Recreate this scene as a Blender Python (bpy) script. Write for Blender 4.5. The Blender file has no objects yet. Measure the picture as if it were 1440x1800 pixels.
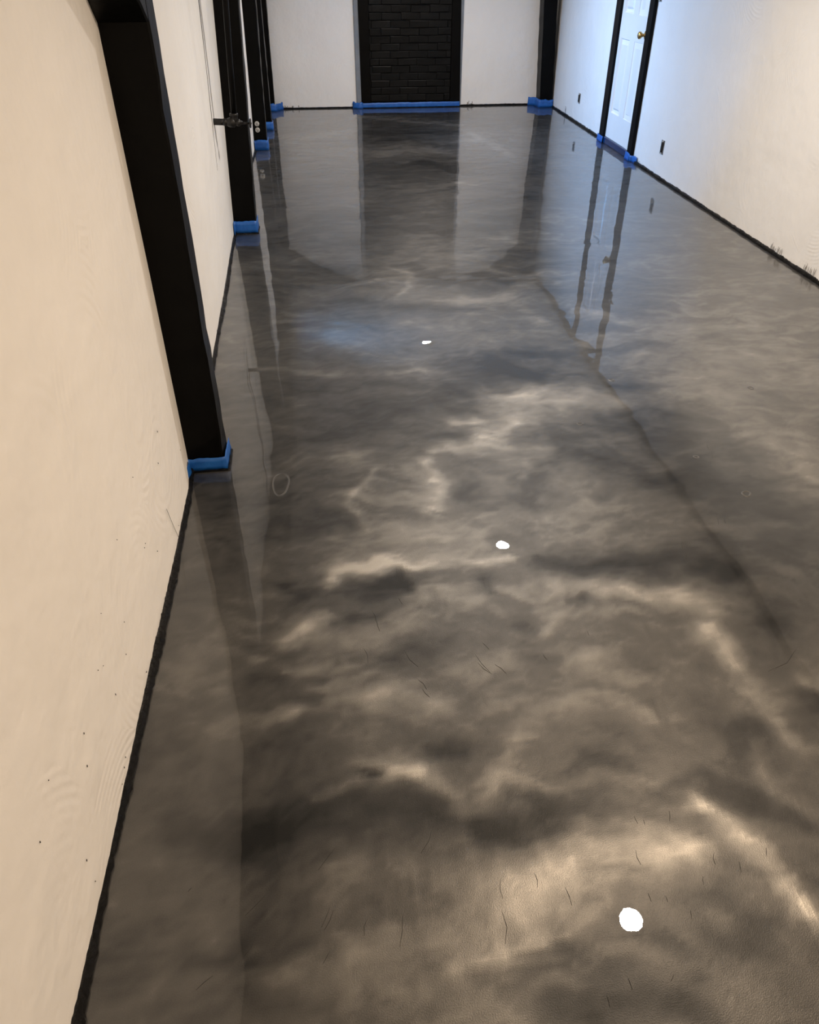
import bpy, bmesh, math, random
import numpy as np
from mathutils import Vector, Matrix

C = bpy.context.scene.collection
SC = bpy.context.scene
rng = random.Random(7)

# ---------------------------------------------------------------- camera
cam = bpy.data.objects.new('camera', bpy.data.cameras.new('camera'))
C.objects.link(cam)
cam.location = (0, 0, 1.5)
cam.rotation_euler = (math.radians(90 - 36.643), 0, math.radians(-6.072))
cam.data.sensor_fit = 'VERTICAL'
cam.data.sensor_height = 24.0
cam.data.lens = 1335.0 / 1800.0 * 24.0
cam.data.clip_start = 0.02
SC.camera = cam

# ---------------------------------------------------------------- light and exposure
SC.view_settings.view_transform = 'Standard'
SC.view_settings.look = 'None'
SC.view_settings.gamma = 1.0
SC.view_settings.use_curve_mapping = False
SC.view_settings.exposure = 0.0
W = bpy.data.worlds.new('sky'); SC.world = W
W.use_nodes = True
wb = W.node_tree.nodes['Background']
wb.inputs[0].default_value = (0.45, 0.66, 1.0, 1)
wb.inputs[1].default_value = 1.2

WARM = (1.0, 0.815, 0.63)
DAY_W = 66.0                       # daylight through the window in the left wall
LIGHTS = [(1.157, 1.525, 37, (1.0, .785, .575)), (1.133, 4.19, 49, (1.0, .91, .82)), (1.027, 7.85, 45, (1.0, .875, .77)),
          (1.16, -1.2, 36, (1.0, .77, .56))]      # x, y, watts, colour of each ceiling light
CEIL = 2.02

day = bpy.data.lights.new('daylight', 'AREA')
day.shape = 'RECTANGLE'; day.size = 0.66; day.size_y = 0.6
day.energy = DAY_W; day.color = (0.07, 0.42, 1.0)
day.spread = math.radians(94)
dayo = bpy.data.objects.new('daylight', day); C.objects.link(dayo)
dayo.location = (-0.90, 8.30, 1.60)
dayo.rotation_euler = Vector((1.0, -0.36, -0.34)).to_track_quat('-Z', 'Y').to_euler()

bl = bpy.data.lights.new('ground_bounce', 'AREA')          # daylight thrown up from the ground outside the window
bl.shape = 'RECTANGLE'; bl.size = 0.55; bl.size_y = 0.3
bl.energy = 26; bl.color = (0.22, 0.52, 1.0); bl.spread = math.radians(110)
blo = bpy.data.objects.new('ground_bounce', bl); C.objects.link(blo)
blo.location = (-0.92, 8.15, 1.22)
blo.rotation_euler = Vector((0.7, -0.15, 0.72)).to_track_quat('-Z', 'Y').to_euler()

# ---------------------------------------------------------------- helpers
def link(name, me, mat=None, parent=None):
    o = bpy.data.objects.new(name, me); C.objects.link(o)
    if mat is not None and me is not None and not me.materials: me.materials.append(mat)
    if parent is not None: o.parent = parent
    return o

def mesh(name, vs, fs, smooth=False):
    me = bpy.data.meshes.new(name)
    me.from_pydata([tuple(v) for v in vs], [], fs)
    me.update()
    if smooth: me.polygons.foreach_set('use_smooth', [True] * len(me.polygons))
    return me

def fixn(me):
    bm = bmesh.new(); bm.from_mesh(me)
    bmesh.ops.recalc_face_normals(bm, faces=bm.faces)
    bm.to_mesh(me); bm.free(); me.update(); return me

def empty(name, loc=(0, 0, 0)):
    o = bpy.data.objects.new(name, None); C.objects.link(o)
    o.location = loc; o.empty_display_size = .1
    return o

def tag(o, label=None, cat=None, group=None, kind=None):
    if label: o['label'] = label
    if cat: o['category'] = cat
    if group: o['group'] = group
    if kind: o['kind'] = kind
    return o

def part(name, me, mat, root):
    """child whose mesh is given in world coordinates under an unrotated root"""
    off = root.location
    if root.parent is not None: off = root.location + root.parent.location
    me.transform(Matrix.Translation(-off))
    return link(name, me, mat, root)

def box(x0, x1, y0, y1, z0, z1, bev=0.0, seg=1):
    bm = bmesh.new()
    bmesh.ops.create_cube(bm, size=1)
    for v in bm.verts:
        v.co = ((x0 + x1) / 2 + v.co.x * (x1 - x0), (y0 + y1) / 2 + v.co.y * (y1 - y0), (z0 + z1) / 2 + v.co.z * (z1 - z0))
    if bev > 0:
        bmesh.ops.bevel(bm, geom=list(bm.edges), offset=bev, segments=seg, affect='EDGES')
    me = bpy.data.meshes.new('box'); bm.to_mesh(me); bm.free()
    return me

def loft(rings, cap=True, closed=True, smooth=True):
    n = len(rings[0]); vs = [p for r in rings for p in r]; fs = []
    for i in range(len(rings) - 1):
        for j in range(n if closed else n - 1):
            k = (j + 1) % n
            fs.append((i * n + j, i * n + k, (i + 1) * n + k, (i + 1) * n + j))
    if cap:
        fs.append(tuple(reversed(range(n)))); fs.append(tuple((len(rings) - 1) * n + j for j in range(n)))
    return fixn(mesh('loft', vs, fs, smooth))

def tube(pts, rad, n=10, cap=True, smooth=True):
    """swept round section; rad is one number or one per point"""
    pts = [Vector(p) for p in pts]; rings = []
    for i, p in enumerate(pts):
        t = (pts[min(i + 1, len(pts) - 1)] - pts[max(i - 1, 0)]).normalized()
        a = Vector((0, 0, 1)) if abs(t.z) < .9 else Vector((1, 0, 0))
        u = t.cross(a).normalized(); w = t.cross(u).normalized()
        r = rad[i] if hasattr(rad, '__len__') else rad
        rings.append([p + (u * math.cos(2 * math.pi * k / n) + w * math.sin(2 * math.pi * k / n)) * r for k in range(n)])
    return loft(rings, cap, True, smooth)

def lathe(axis_pt, axis, prof, n=20):
    """prof = (distance along axis, radius) list"""
    p0 = Vector(axis_pt); t = Vector(axis).normalized()
    return tube([p0 + t * d for d, r in prof], [max(r, 1e-4) for d, r in prof], n)

def joinm(ms):
    bm = bmesh.new()
    for m in ms: bm.from_mesh(m)
    me = bpy.data.meshes.new('joined'); bm.to_mesh(me); bm.free()
    return me

def ribbon(path, z0, z1, t, nz=3, step=.012, wob=.0015, zwob=.003, seed=1, flare=0.0):
    """a strip of tape standing on edge along an xy path (outside on the right-hand side of travel)"""
    r = random.Random(seed)
    pts = []
    for a, b in zip(path[:-1], path[1:]):
        a = Vector(a); b = Vector(b); n = max(1, int((b - a).length / step))
        for i in range(n): pts.append(a.lerp(b, i / n))
    pts.append(Vector(path[-1]))
    rings = []
    top = 0.0
    for i, p in enumerate(pts):
        d = (pts[min(i + 1, len(pts) - 1)] - pts[max(i - 1, 0)]).normalized()
        nrm = Vector((d.y, -d.x))
        top = .75 * top + r.uniform(-zwob, zwob)
        ring = []
        col = [r.uniform(-wob, wob) for _ in range(nz + 1)]
        for k in range(nz + 1):
            q = p + nrm * (t + col[k] + flare * (1 - k / nz) ** 2)
            ring.append((q.x, q.y, z0 + (z1 + top - z0) * k / nz))
        for k in range(nz, -1, -1):
            ring.append((p.x, p.y, z0 + (z1 + top - z0) * k / nz))
        rings.append(ring)
    return loft(rings, True, True, True)

def interp(x, tab):
    return float(np.interp(x, [a for a, b in tab], [b for a, b in tab]))

# ---------------------------------------------------------------- value noise for meshes and the floor pattern
def vnoise(x, y, seed):
    xi = np.floor(x).astype(np.int64); yi = np.floor(y).astype(np.int64)
    fx = x - xi; fy = y - yi
    fx = fx * fx * fx * (fx * (fx * 6 - 15) + 10); fy = fy * fy * fy * (fy * (fy * 6 - 15) + 10)
    def h(i, j):
        n = (i * 374761393 + j * 668265263 + seed * 1274126177) & 0xffffffff
        n = ((n ^ (n >> 13)) * 1103515245) & 0xffffffff
        n = ((n ^ (n >> 16)) * 2246822519) & 0xffffffff
        return ((n ^ (n >> 15)) & 0xffff) / 32767.5 - 1.0
    a = h(xi, yi); b = h(xi + 1, yi); c = h(xi, yi + 1); d = h(xi + 1, yi + 1)
    return (a * (1 - fx) + b * fx) * (1 - fy) + (c * (1 - fx) + d * fx) * fy

def fbm(x, y, seed, octv=4, gain=.5):
    s = 0; a = 1.0; t = 0
    for o in range(octv):
        s = s + a * vnoise(x * 2 ** o + 17.3 * o, y * 2 ** o - 9.1 * o, seed + o); t += a; a *= gain
    return s / t

# ---------------------------------------------------------------- materials
def new_mat(name):
    m = bpy.data.materials.new(name); m.use_nodes = True
    nt = m.node_tree; return m, nt, nt.nodes['Principled BSDF']

def node(nt, t, **kw):
    n = nt.nodes.new(t)
    for k, v in kw.items():
        if isinstance(k, str) and hasattr(n, k): setattr(n, k, v)
    return n

def noise_fac(nt, scale, detail=4, rough=.55, vec=None, dist=0.0):
    n = nt.nodes.new('ShaderNodeTexNoise')
    n.inputs['Scale'].default_value = scale; n.inputs['Detail'].default_value = detail
    n.inputs['Roughness'].default_value = rough; n.inputs['Distortion'].default_value = dist
    if vec is None:
        g = nt.nodes.new('ShaderNodeNewGeometry'); vec = g.outputs['Position']
    nt.links.new(vec, n.inputs['Vector'])
    return n.outputs['Fac']

def ramp(nt, fac, stops):
    r = nt.nodes.new('ShaderNodeValToRGB'); e = r.color_ramp.elements
    e[0].position, e[0].color = stops[0][0], (*stops[0][1], 1)
    e[1].position, e[1].color = stops[-1][0], (*stops[-1][1], 1)
    for p, c in stops[1:-1]:
        k = e.new(p); k.color = (*c, 1)
    nt.links.new(fac, r.inputs[0]); return r.outputs[0]

def bump(nt, h, strength, dist, prev=None):
    b = nt.nodes.new('ShaderNodeBump')
    b.inputs['Strength'].default_value = strength; b.inputs['Distance'].default_value = dist
    nt.links.new(h, b.inputs['Height'])
    if prev is not None: nt.links.new(prev, b.inputs['Normal'])
    return b.outputs['Normal']

def simple(name, c0, c1, rough, scale=12, bmp=0.0, bscale=60, metallic=0.0, spec=.5, coat=0.0):
    m, nt, p = new_mat(name)
    nt.links.new(ramp(nt, noise_fac(nt, scale), [(.3, c0), (.7, c1)]), p.inputs['Base Color'])
    p.inputs['Roughness'].default_value = rough; p.inputs['Metallic'].default_value = metallic
    p.inputs['Specular IOR Level'].default_value = spec
    p.inputs['Coat Weight'].default_value = coat; p.inputs['Coat Roughness'].default_value = .05
    if bmp: nt.links.new(bump(nt, noise_fac(nt, bscale, 5), 1.0, bmp), p.inputs['Normal'])
    return m

def plaster(name, c0, c1, arcs=True):
    m, nt, p = new_mat(name)
    nt.links.new(ramp(nt, noise_fac(nt, 1.7, 5, .6), [(.3, c0), (.7, c1)]), p.inputs['Base Color'])
    p.inputs['Roughness'].default_value = .62; p.inputs['Specular IOR Level'].default_value = .3
    n = bump(nt, noise_fac(nt, 5.0, 3), 1.0, .012)
    n = bump(nt, noise_fac(nt, 55, 4), 1.0, .0007, n)
    if arcs:                                     # trowel sweeps: arcs about scattered centres
        g = nt.nodes.new('ShaderNodeNewGeometry')
        v = nt.nodes.new('ShaderNodeTexVoronoi'); v.inputs['Scale'].default_value = 2.1
        nt.links.new(g.outputs['Position'], v.inputs['Vector'])
        mu = nt.nodes.new('ShaderNodeMath'); mu.operation = 'MULTIPLY'; mu.inputs[1].default_value = 150
        nt.links.new(v.outputs['Distance'], mu.inputs[0])
        si = nt.nodes.new('ShaderNodeMath'); si.operation = 'SINE'; nt.links.new(mu.outputs[0], si.inputs[0])
        mk = nt.nodes.new('ShaderNodeMapRange'); mk.inputs[1].default_value = .52; mk.inputs[2].default_value = .66
        nt.links.new(noise_fac(nt, 3.1, 2), mk.inputs[0])
        m2 = nt.nodes.new('ShaderNodeMath'); m2.operation = 'MULTIPLY'
        nt.links.new(si.outputs[0], m2.inputs[0]); nt.links.new(mk.outputs[0], m2.inputs[1])
        n = bump(nt, m2.outputs[0], 1.0, .0004, n)
    nt.links.new(n, p.inputs['Normal'])
    return m

M_WALL = plaster('white_plaster', (.845, .82, .78), (.89, .865, .825))
M_CEIL = plaster('ceiling_white', (.82, .80, .77), (.86, .84, .81), False)
M_BLACK = simple('black_timber_paint', (.0016, .0015, .0014), (.0030, .0028, .0027), .36, 9, .0010, 45, spec=.08)
M_BRICK = simple('black_brick_paint', (.0034, .0033, .003), (.0055, .0053, .0048), .45, 14, .0012, 70, spec=.13)
M_MORTAR = simple('black_mortar', (.0035, .0034, .0032), (.006, .0058, .0055), .75, 30, .001, 120, spec=.2)
M_TRIM = simple('black_trim_paint', (.0028, .0028, .003), (.005, .005, .0055), .45, 10, .0005, 60, spec=.08)
M_GREY = simple('blue_grey_edge_paint', (.17, .19, .215), (.22, .24, .27), .5, 9, .0006, 60)
M_TAPE = simple('blue_masking_tape', (.006, .085, .36), (.014, .13, .46), .42, 25, .0006, 90, spec=.5)
M_TAPE_DARK = simple('wet_blue_tape', (.003, .018, .06), (.006, .035, .12), .2, 25, .0008, 60, spec=.5)
M_TAR = simple('black_sealant', (.002, .002, .0018), (.009, .008, .007), .13, 90, .02, 190, spec=.3)
M_SMUDGE = simple('dried_grey_paint', (.10, .09, .08), (.26, .23, .20), .6, 60)
M_DARK = simple('dark_fleck', (.008, .008, .008), (.02, .018, .016), .5, 60)
M_IRON = simple('black_iron', (.009, .0085, .008), (.022, .020, .018), .42, 30, .0008, 90, metallic=.4)
M_DOOR = simple('white_door_enamel', (.80, .79, .77), (.84, .83, .81), .34, 5, .0002, 40, spec=.45)
M_BRASS = simple('polished_brass', (.55, .33, .10), (.72, .46, .17), .2, 30, metallic=1.0)
M_SOCKET = simple('pale_socket_plastic', (.42, .40, .37), (.60, .58, .54), .4, 60)
M_STEEL = simple('galvanised_box', (.30, .29, .28), (.42, .41, .40), .4, 60, metallic=.8)
M_SLOT = simple('dark_box_hole', (.006, .006, .006), (.03, .025, .02), .6, 60)
M_WOODW = simple('white_window_paint', (.72, .72, .70), (.78, .78, .76), .4, 8, .0003, 50)
M_RING = simple('white_light_trim', (.75, .73, .70), (.8, .78, .75), .4, 20)

mg, nt, p = new_mat('window_glass')
tr = nt.nodes.new('ShaderNodeBsdfTransparent'); gl = nt.nodes.new('ShaderNodeBsdfGlossy')
gl.inputs['Roughness'].default_value = .02
fr = nt.nodes.new('ShaderNodeFresnel'); fr.inputs[0].default_value = 1.45
mx = nt.nodes.new('ShaderNodeMixShader')
nt.links.new(fr.outputs[0], mx.inputs[0]); nt.links.new(tr.outputs[0], mx.inputs[1]); nt.links.new(gl.outputs[0], mx.inputs[2])
nt.links.new(mx.outputs[0], nt.nodes['Material Output'].inputs[0])
nt.nodes.remove(p)
M_GLASS = mg

me_, nt, p = new_mat('lamp_diffuser')
p.inputs['Base Color'].default_value = (.9, .88, .82, 1)
p.inputs['Emission Color'].default_value = (*WARM, 1); p.inputs['Emission Strength'].default_value = 60
M_LAMP = me_

# poured metallic epoxy: pearl pigment under a clear mirror coat
def floor_material():
    m, nt, p = new_mat('metallic_epoxy')
    at = nt.nodes.new('ShaderNodeAttribute'); at.attribute_name = 'swirl'
    g = nt.nodes.new('ShaderNodeNewGeometry')
    def math_(op, a, b):
        n = nt.nodes.new('ShaderNodeMath'); n.operation = op
        for i, q in enumerate((a, b)):
            if isinstance(q, (int, float)): n.inputs[i].default_value = q
            else: nt.links.new(q, n.inputs[i])
        return n.outputs[0]
    f1 = noise_fac(nt, 14, 6, .6, g.outputs['Position'], .6)
    f2 = noise_fac(nt, 420, 2, .5, g.outputs['Position'])
    v = math_('ADD', at.outputs['Fac'], math_('MULTIPLY', math_('SUBTRACT', f1, .5), .16))
    v = math_('ADD', v, math_('MULTIPLY', math_('SUBTRACT', f2, .5), .16))
    col = ramp(nt, v, [(0.0, (.015, .0155, .0155)), (.25, (.040, .040, .0395)), (.5, (.092, .089, .084)),
                       (.75, (.205, .196, .180)), (1.0, (.44, .414, .37))])
    nt.links.new(col, p.inputs['Base Color'])
    p.inputs['Metallic'].default_value = .6
    p.inputs['Roughness'].default_value = .45
    p.inputs['Specular IOR Level'].default_value = .25
    p.inputs['Coat Weight'].default_value = 1.0
    p.inputs['Coat Roughness'].default_value = .004
    p.inputs['Coat IOR'].default_value = 1.52
    # pearl flakes follow the pour
    nb = bump(nt, v, 1.0, .003)
    nt.links.new(nb, p.inputs['Normal'])
    # slow waves and a few ripples left in the clear coat
    cb = bump(nt, noise_fac(nt, 2.75, 2, .5, g.outputs['Position'], .4), 1.0, .0023)
    cb = bump(nt, noise_fac(nt, 11, 2, .5, g.outputs['Position'], .8), 1.0, .00008, cb)
    nt.links.new(cb, p.inputs['Coat Normal'])
    return m
M_FLOOR = floor_material()

# ---------------------------------------------------------------- room shell
Y0, YB = -2.5, 9.90
XLT = [(-2.5, -.523), (1.8, -.523), (2.22, -.527), (2.33, -.541), (2.45, -.547), (3.23, -.549), (5.04, -.598), (7.68, -.612), (9.9, -.612)]
LEAN = [(-2.5, 0), (4.3, 0), (5.05, .04), (7.7, .024), (8.65, .008), (9.9, .008)]
XRT = [(-2.5, 2.70), (3.87, 2.697), (6.9, 2.692), (7.9, 2.712), (9.9, 2.716)]
def lean(y): return interp(y, LEAN)
def wallL(y, z): return interp(y, XLT) + lean(y) * z
def wallR(y): return interp(y, XRT)

# poured-in features of the floor pattern, plus painted glow, glint and darkening: (points in metres on the floor, half width, lighter + / darker -)
STROKES = [
    ([(-0.413, 0.962), (-0.242, 0.931), (-0.097, 0.929), (0.074, 0.931), (0.254, 0.891), (0.394, 0.903), (0.53, 0.931)], 0.042, -0.33),
    ([(-0.252, 0.893), (-0.145, 0.876)], 0.032, -0.3),
    ([(0.259, 0.849), (0.431, 0.853)], 0.03, -0.3),
    ([(0.325, 0.904), (0.355, 0.897)], 0.019, 0.16),
    ([(-0.097, 0.949), (0.016, 0.983), (0.157, 0.996), (0.229, 0.918), (0.329, 0.978), (0.42, 0.945), (0.532, 0.957), (0.643, 0.965)], 0.015, 0.33),
    ([(0.71, 0.905), (0.783, 0.815), (0.813, 0.716), (0.858, 0.628)], 0.022, 0.42),
    ([(0.279, 0.718), (0.405, 0.762), (0.536, 0.797), (0.649, 0.773)], 0.049, 0.26),  # glow around the near lamp's glare, painted into the floor colour
    ([(0.195, 0.694), (0.276, 0.707), (0.328, 0.735)], 0.028, 0.18),
    ([(0.14, 0.584), (0.212, 0.605), (0.311, 0.617)], 0.012, 0.28),
    ([(-0.017, 0.624), (0.067, 0.625), (0.158, 0.666)], 0.03, 0.12),
    ([(-0.057, 0.689), (-0.009, 0.771), (0.171, 0.752)], 0.034, 0.1),
    ([(0.761, 0.95), (0.849, 0.883), (0.931, 0.839)], 0.041, -0.3),
    ([(0.974, 1.372), (1.002, 1.254), (1.018, 1.139), (1.025, 1.021)], 0.025, 0.36),
    ([(0.861, 1.116), (0.951, 1.063), (0.975, 1.052)], 0.052, -0.27),
    ([(0.927, 1.018), (0.906, 0.952), (0.92, 0.889), (0.966, 0.848)], 0.02, 0.25),
    ([(1.133, 1.149), (1.152, 1.138)], 0.041, -0.32),
    ([(1.156, 1.204), (1.177, 1.181)], 0.02, 0.25),
    ([(1.13, 1.375), (1.157, 1.366)], 0.026, -0.28),
    ([(0.607, 1.581), (0.727, 1.547), (0.935, 1.534), (0.997, 1.457)], 0.034, 0.33),
    ([(0.581, 1.715), (0.768, 1.674), (0.986, 1.661), (1.108, 1.591)], 0.043, -0.36),
    ([(0.63, 1.536), (0.659, 1.521)], 0.017, -0.4),
    ([(0.509, 1.422), (0.594, 1.481), (0.801, 1.469)], 0.012, 0.2),
    ([(0.547, 1.312), (0.699, 1.33)], 0.025, 0.17),
    ([(0.387, 1.176), (0.619, 1.205), (0.68, 1.13)], 0.018, 0.2),
    ([(0.359, 1.057), (0.432, 1.09)], 0.013, 0.25),
    ([(0.52, 1.029), (0.609, 1.008)], 0.041, -0.2),
    ([(0.494, 0.673), (0.565, 0.623), (0.694, 0.609)], 0.044, -0.12),
    ([(0.658, 0.656), (0.68, 0.64)], 0.007, 0.2),
    ([(0.31, 0.57), (0.401, 0.523), (0.534, 0.491)], 0.048, -0.15),
    ([(0.361, 0.604), (0.379, 0.592)], 0.032, -0.12),
    ([(-0.474, 0.673), (-0.246, 0.649)], 0.068, -0.14),
    ([(-0.25, 0.71), (-0.231, 0.591)], 0.016, -0.12),
    ([(-0.422, 0.611), (-0.37, 0.662)], 0.009, 0.12),
    ([(0.397, 0.651), (0.326, 0.68)], 0.033, 0.08),
    ([(-0.065, 1.658), (-0.042, 1.731), (0.031, 1.758), (0.134, 1.752), (0.253, 1.731), (0.409, 1.723), (0.467, 1.733)], 0.017, 0.4),
    ([(-0.04, 1.693), (0.047, 1.735), (0.114, 1.715)], 0.03, 0.22),
    ([(-0.009, 1.628), (0.109, 1.652)], 0.041, -0.55),
    ([(0.131, 1.713), (0.149, 1.623)], 0.021, -0.45),
    ([(-0.189, 1.683), (-0.082, 1.611)], 0.043, -0.3),
    ([(-0.154, 1.505), (-0.083, 1.542)], 0.017, 0.25),
    ([(0.172, 1.62), (0.421, 1.523)], 0.07, 0.14),
    ([(0.385, 1.642), (0.412, 1.58)], 0.012, -0.35),
    ([(-0.053, 1.501), (0.046, 1.526)], 0.015, -0.3),
    ([(-0.031, 1.439), (0.123, 1.444)], 0.034, 0.15),
    ([(0.213, 1.686), (0.415, 1.665)], 0.025, -0.2),
    ([(-0.281, 1.445), (-0.167, 1.4)], 0.021, -0.22),
    ([(-0.298, 1.334), (-0.094, 1.303)], 0.022, -0.22),
    ([(-0.191, 1.346), (-0.118, 1.346)], 0.014, 0.25),
    ([(-0.255, 1.21), (-0.152, 1.186)], 0.015, 0.22),
    ([(-0.28, 1.256), (-0.106, 1.224)], 0.019, -0.22),
    ([(-0.249, 1.107), (-0.106, 1.106)], 0.022, -0.22),
    ([(0.156, 1.064), (0.231, 1.05)], 0.017, -0.32),
    ([(0.032, 1.03), (0.15, 1.021)], 0.018, 0.28),
    ([(0.08, 1.35), (0.241, 1.4)], 0.023, -0.26),
    ([(0.021, 1.004), (0.04, 1.0)], 0.009, -0.35),
    ([(-0.01, 1.234), (0.103, 1.24), (0.182, 1.188)], 0.017, 0.15),
    ([(-0.285, 1.395), (-0.153, 1.473)], 0.016, 0.15),
    ([(0.257, 1.308), (0.416, 1.35)], 0.026, 0.14),
    ([(0.412, 1.478), (0.501, 1.447)], 0.022, -0.15),
    ([(-0.122, 1.282), (0.021, 1.286)], 0.013, 0.14),
    ([(-0.172, 2.841), (0.104, 2.714), (0.224, 2.521)], 0.243, -0.2),
    ([(-0.238, 2.118), (-0.085, 2.169)], 0.133, -0.14),
    ([(-0.311, 3.121), (-0.039, 3.053), (0.239, 3.023), (0.378, 3.071)], 0.022, 0.2),
    ([(0.5, 3.121), (0.825, 3.0)], 0.092, -0.28),
    ([(0.471, 2.762), (0.575, 2.812)], 0.077, -0.34),
    ([(0.338, 2.345), (0.492, 2.405), (0.71, 2.54)], 0.031, 0.4),
    ([(0.559, 2.414), (0.704, 2.554), (0.972, 2.613), (1.126, 2.62)], 0.054, 0.2),
    ([(0.3, 2.291), (0.303, 2.156), (0.255, 2.033)], 0.022, 0.33),
    ([(0.012, 2.059), (0.111, 2.241)], 0.009, 0.3),
    ([(-0.038, 2.327), (0.041, 2.349), (0.106, 2.385)], 0.018, 0.28),
    ([(0.034, 2.034), (0.081, 1.936)], 0.02, 0.18),
    ([(0.335, 2.101), (0.395, 2.146)], 0.041, -0.28),
    ([(0.444, 2.568), (0.58, 2.571)], 0.018, 0.25),
    ([(0.418, 2.458), (0.521, 2.43)], 0.042, -0.28),
    ([(-0.237, 1.946), (0.031, 1.963)], 0.054, -0.22),
    ([(0.167, 1.918), (0.38, 1.866)], 0.047, 0.1),
    ([(0.659, 2.471), (0.896, 2.515), (1.134, 2.526)], 0.075, -0.3),
    ([(0.614, 2.047), (0.676, 2.24), (0.8, 2.319), (0.988, 2.206), (1.068, 2.096)], 0.055, -0.27),
    ([(0.753, 2.115), (0.84, 2.106)], 0.045, 0.14),
    ([(0.616, 2.158), (0.658, 2.272), (0.745, 2.341)], 0.017, 0.25),
    ([(1.233, 2.371), (1.335, 2.053), (1.403, 1.786), (1.405, 1.617)], 0.129, -0.24),
    ([(1.2, 2.528), (1.362, 2.525)], 0.049, -0.22),
    ([(1.58, 2.809), (1.6, 2.291), (1.65, 2.019)], 0.109, 0.18),
    ([(1.376, 3.245), (1.942, 3.251), (2.131, 2.919)], 0.256, 0.13),
    ([(1.17, 2.774), (1.376, 2.794)], 0.019, -0.24),
    ([(0.701, 3.042), (0.962, 2.924)], 0.061, -0.38),
    ([(0.813, 3.179), (1.121, 3.121)], 0.037, -0.28),
    ([(0.628, 2.771), (1.06, 2.745)], 0.04, 0.24),
    ([(0.636, 2.81), (0.764, 2.817)], 0.015, -0.25),
    ([(0.999, 1.633), (1.34, 1.597)], 0.078, -0.1),
    ([(0.87, 2.0), (1.112, 1.91)], 0.067, 0.08),
    ([(0.625, 1.961), (0.821, 1.848)], 0.05, 0.12),
    ([(0.341, 6.801), (1.098, 6.72)], 0.444, -0.14),  # painted dark to hold down the far lamp's sheen
    ([(0.101, 5.343), (0.937, 5.188)], 0.316, -0.28),  # painted dark likewise, where the brick panel's reflection falls
    ([(-0.058, 4.865), (0.255, 4.719)], 0.145, -0.15),
    ([(-0.272, 1.202), (-0.039, 1.211), (0.212, 1.202)], 0.121, 0.15),
    ([(-0.214, 1.458), (-0.035, 1.339)], 0.054, 0.08),
    ([(0.334, 4.398), (0.456, 4.288), (0.448, 4.061), (0.354, 3.902)], 0.016, 0.25),
    ([(0.472, 4.433), (0.619, 4.043)], 0.042, -0.32),
    ([(0.71, 4.122), (0.97, 4.05)], 0.071, -0.32),
    ([(0.114, 3.927), (0.343, 3.783), (0.776, 3.698)], 0.037, -0.28),
    ([(0.263, 3.533), (0.384, 3.605)], 0.024, 0.25),
    ([(0.124, 3.547), (0.26, 3.498)], 0.033, -0.26),
    ([(0.44, 3.852), (0.965, 3.878), (1.032, 3.522)], 0.033, 0.2),
    ([(-0.062, 4.44), (0.198, 4.335)], 0.037, -0.2),
    ([(0.558, 7.436), (1.009, 7.508)], 0.162, 0.28),  # pale streak painted in for the window light's glint
    ([(0.851, 7.063), (1.05, 6.725)], 0.054, -0.32),
    ([(0.487, 9.323), (1.408, 8.722)], 0.089, 0.25),
    ([(0.432, 8.369), (1.352, 8.359)], 0.116, -0.22),
    ([(1.447, 8.408), (1.685, 7.199)], 0.055, 0.25),
    ([(-0.3, 8.164), (0.325, 8.528)], 0.099, 0.18),
    ([(-0.263, 6.301), (0.269, 6.333)], 0.053, -0.2),
    ([(1.039, 6.341), (1.203, 6.233)], 0.033, 0.3),
    ([(0.937, 5.683), (1.464, 5.783)], 0.087, -0.22),
    ([(0.987, 4.93), (1.163, 4.793)], 0.054, 0.18),
    ([(1.224, 3.689), (1.468, 3.512)], 0.037, 0.2),
    ([(1.223, 3.197), (1.51, 3.231)], 0.036, -0.15),
    ([(0.248, 5.196), (0.832, 5.008)], 0.074, -0.2),
    ([(2.139, 4.519), (2.382, 4.181)], 0.116, -0.1),
]
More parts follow.
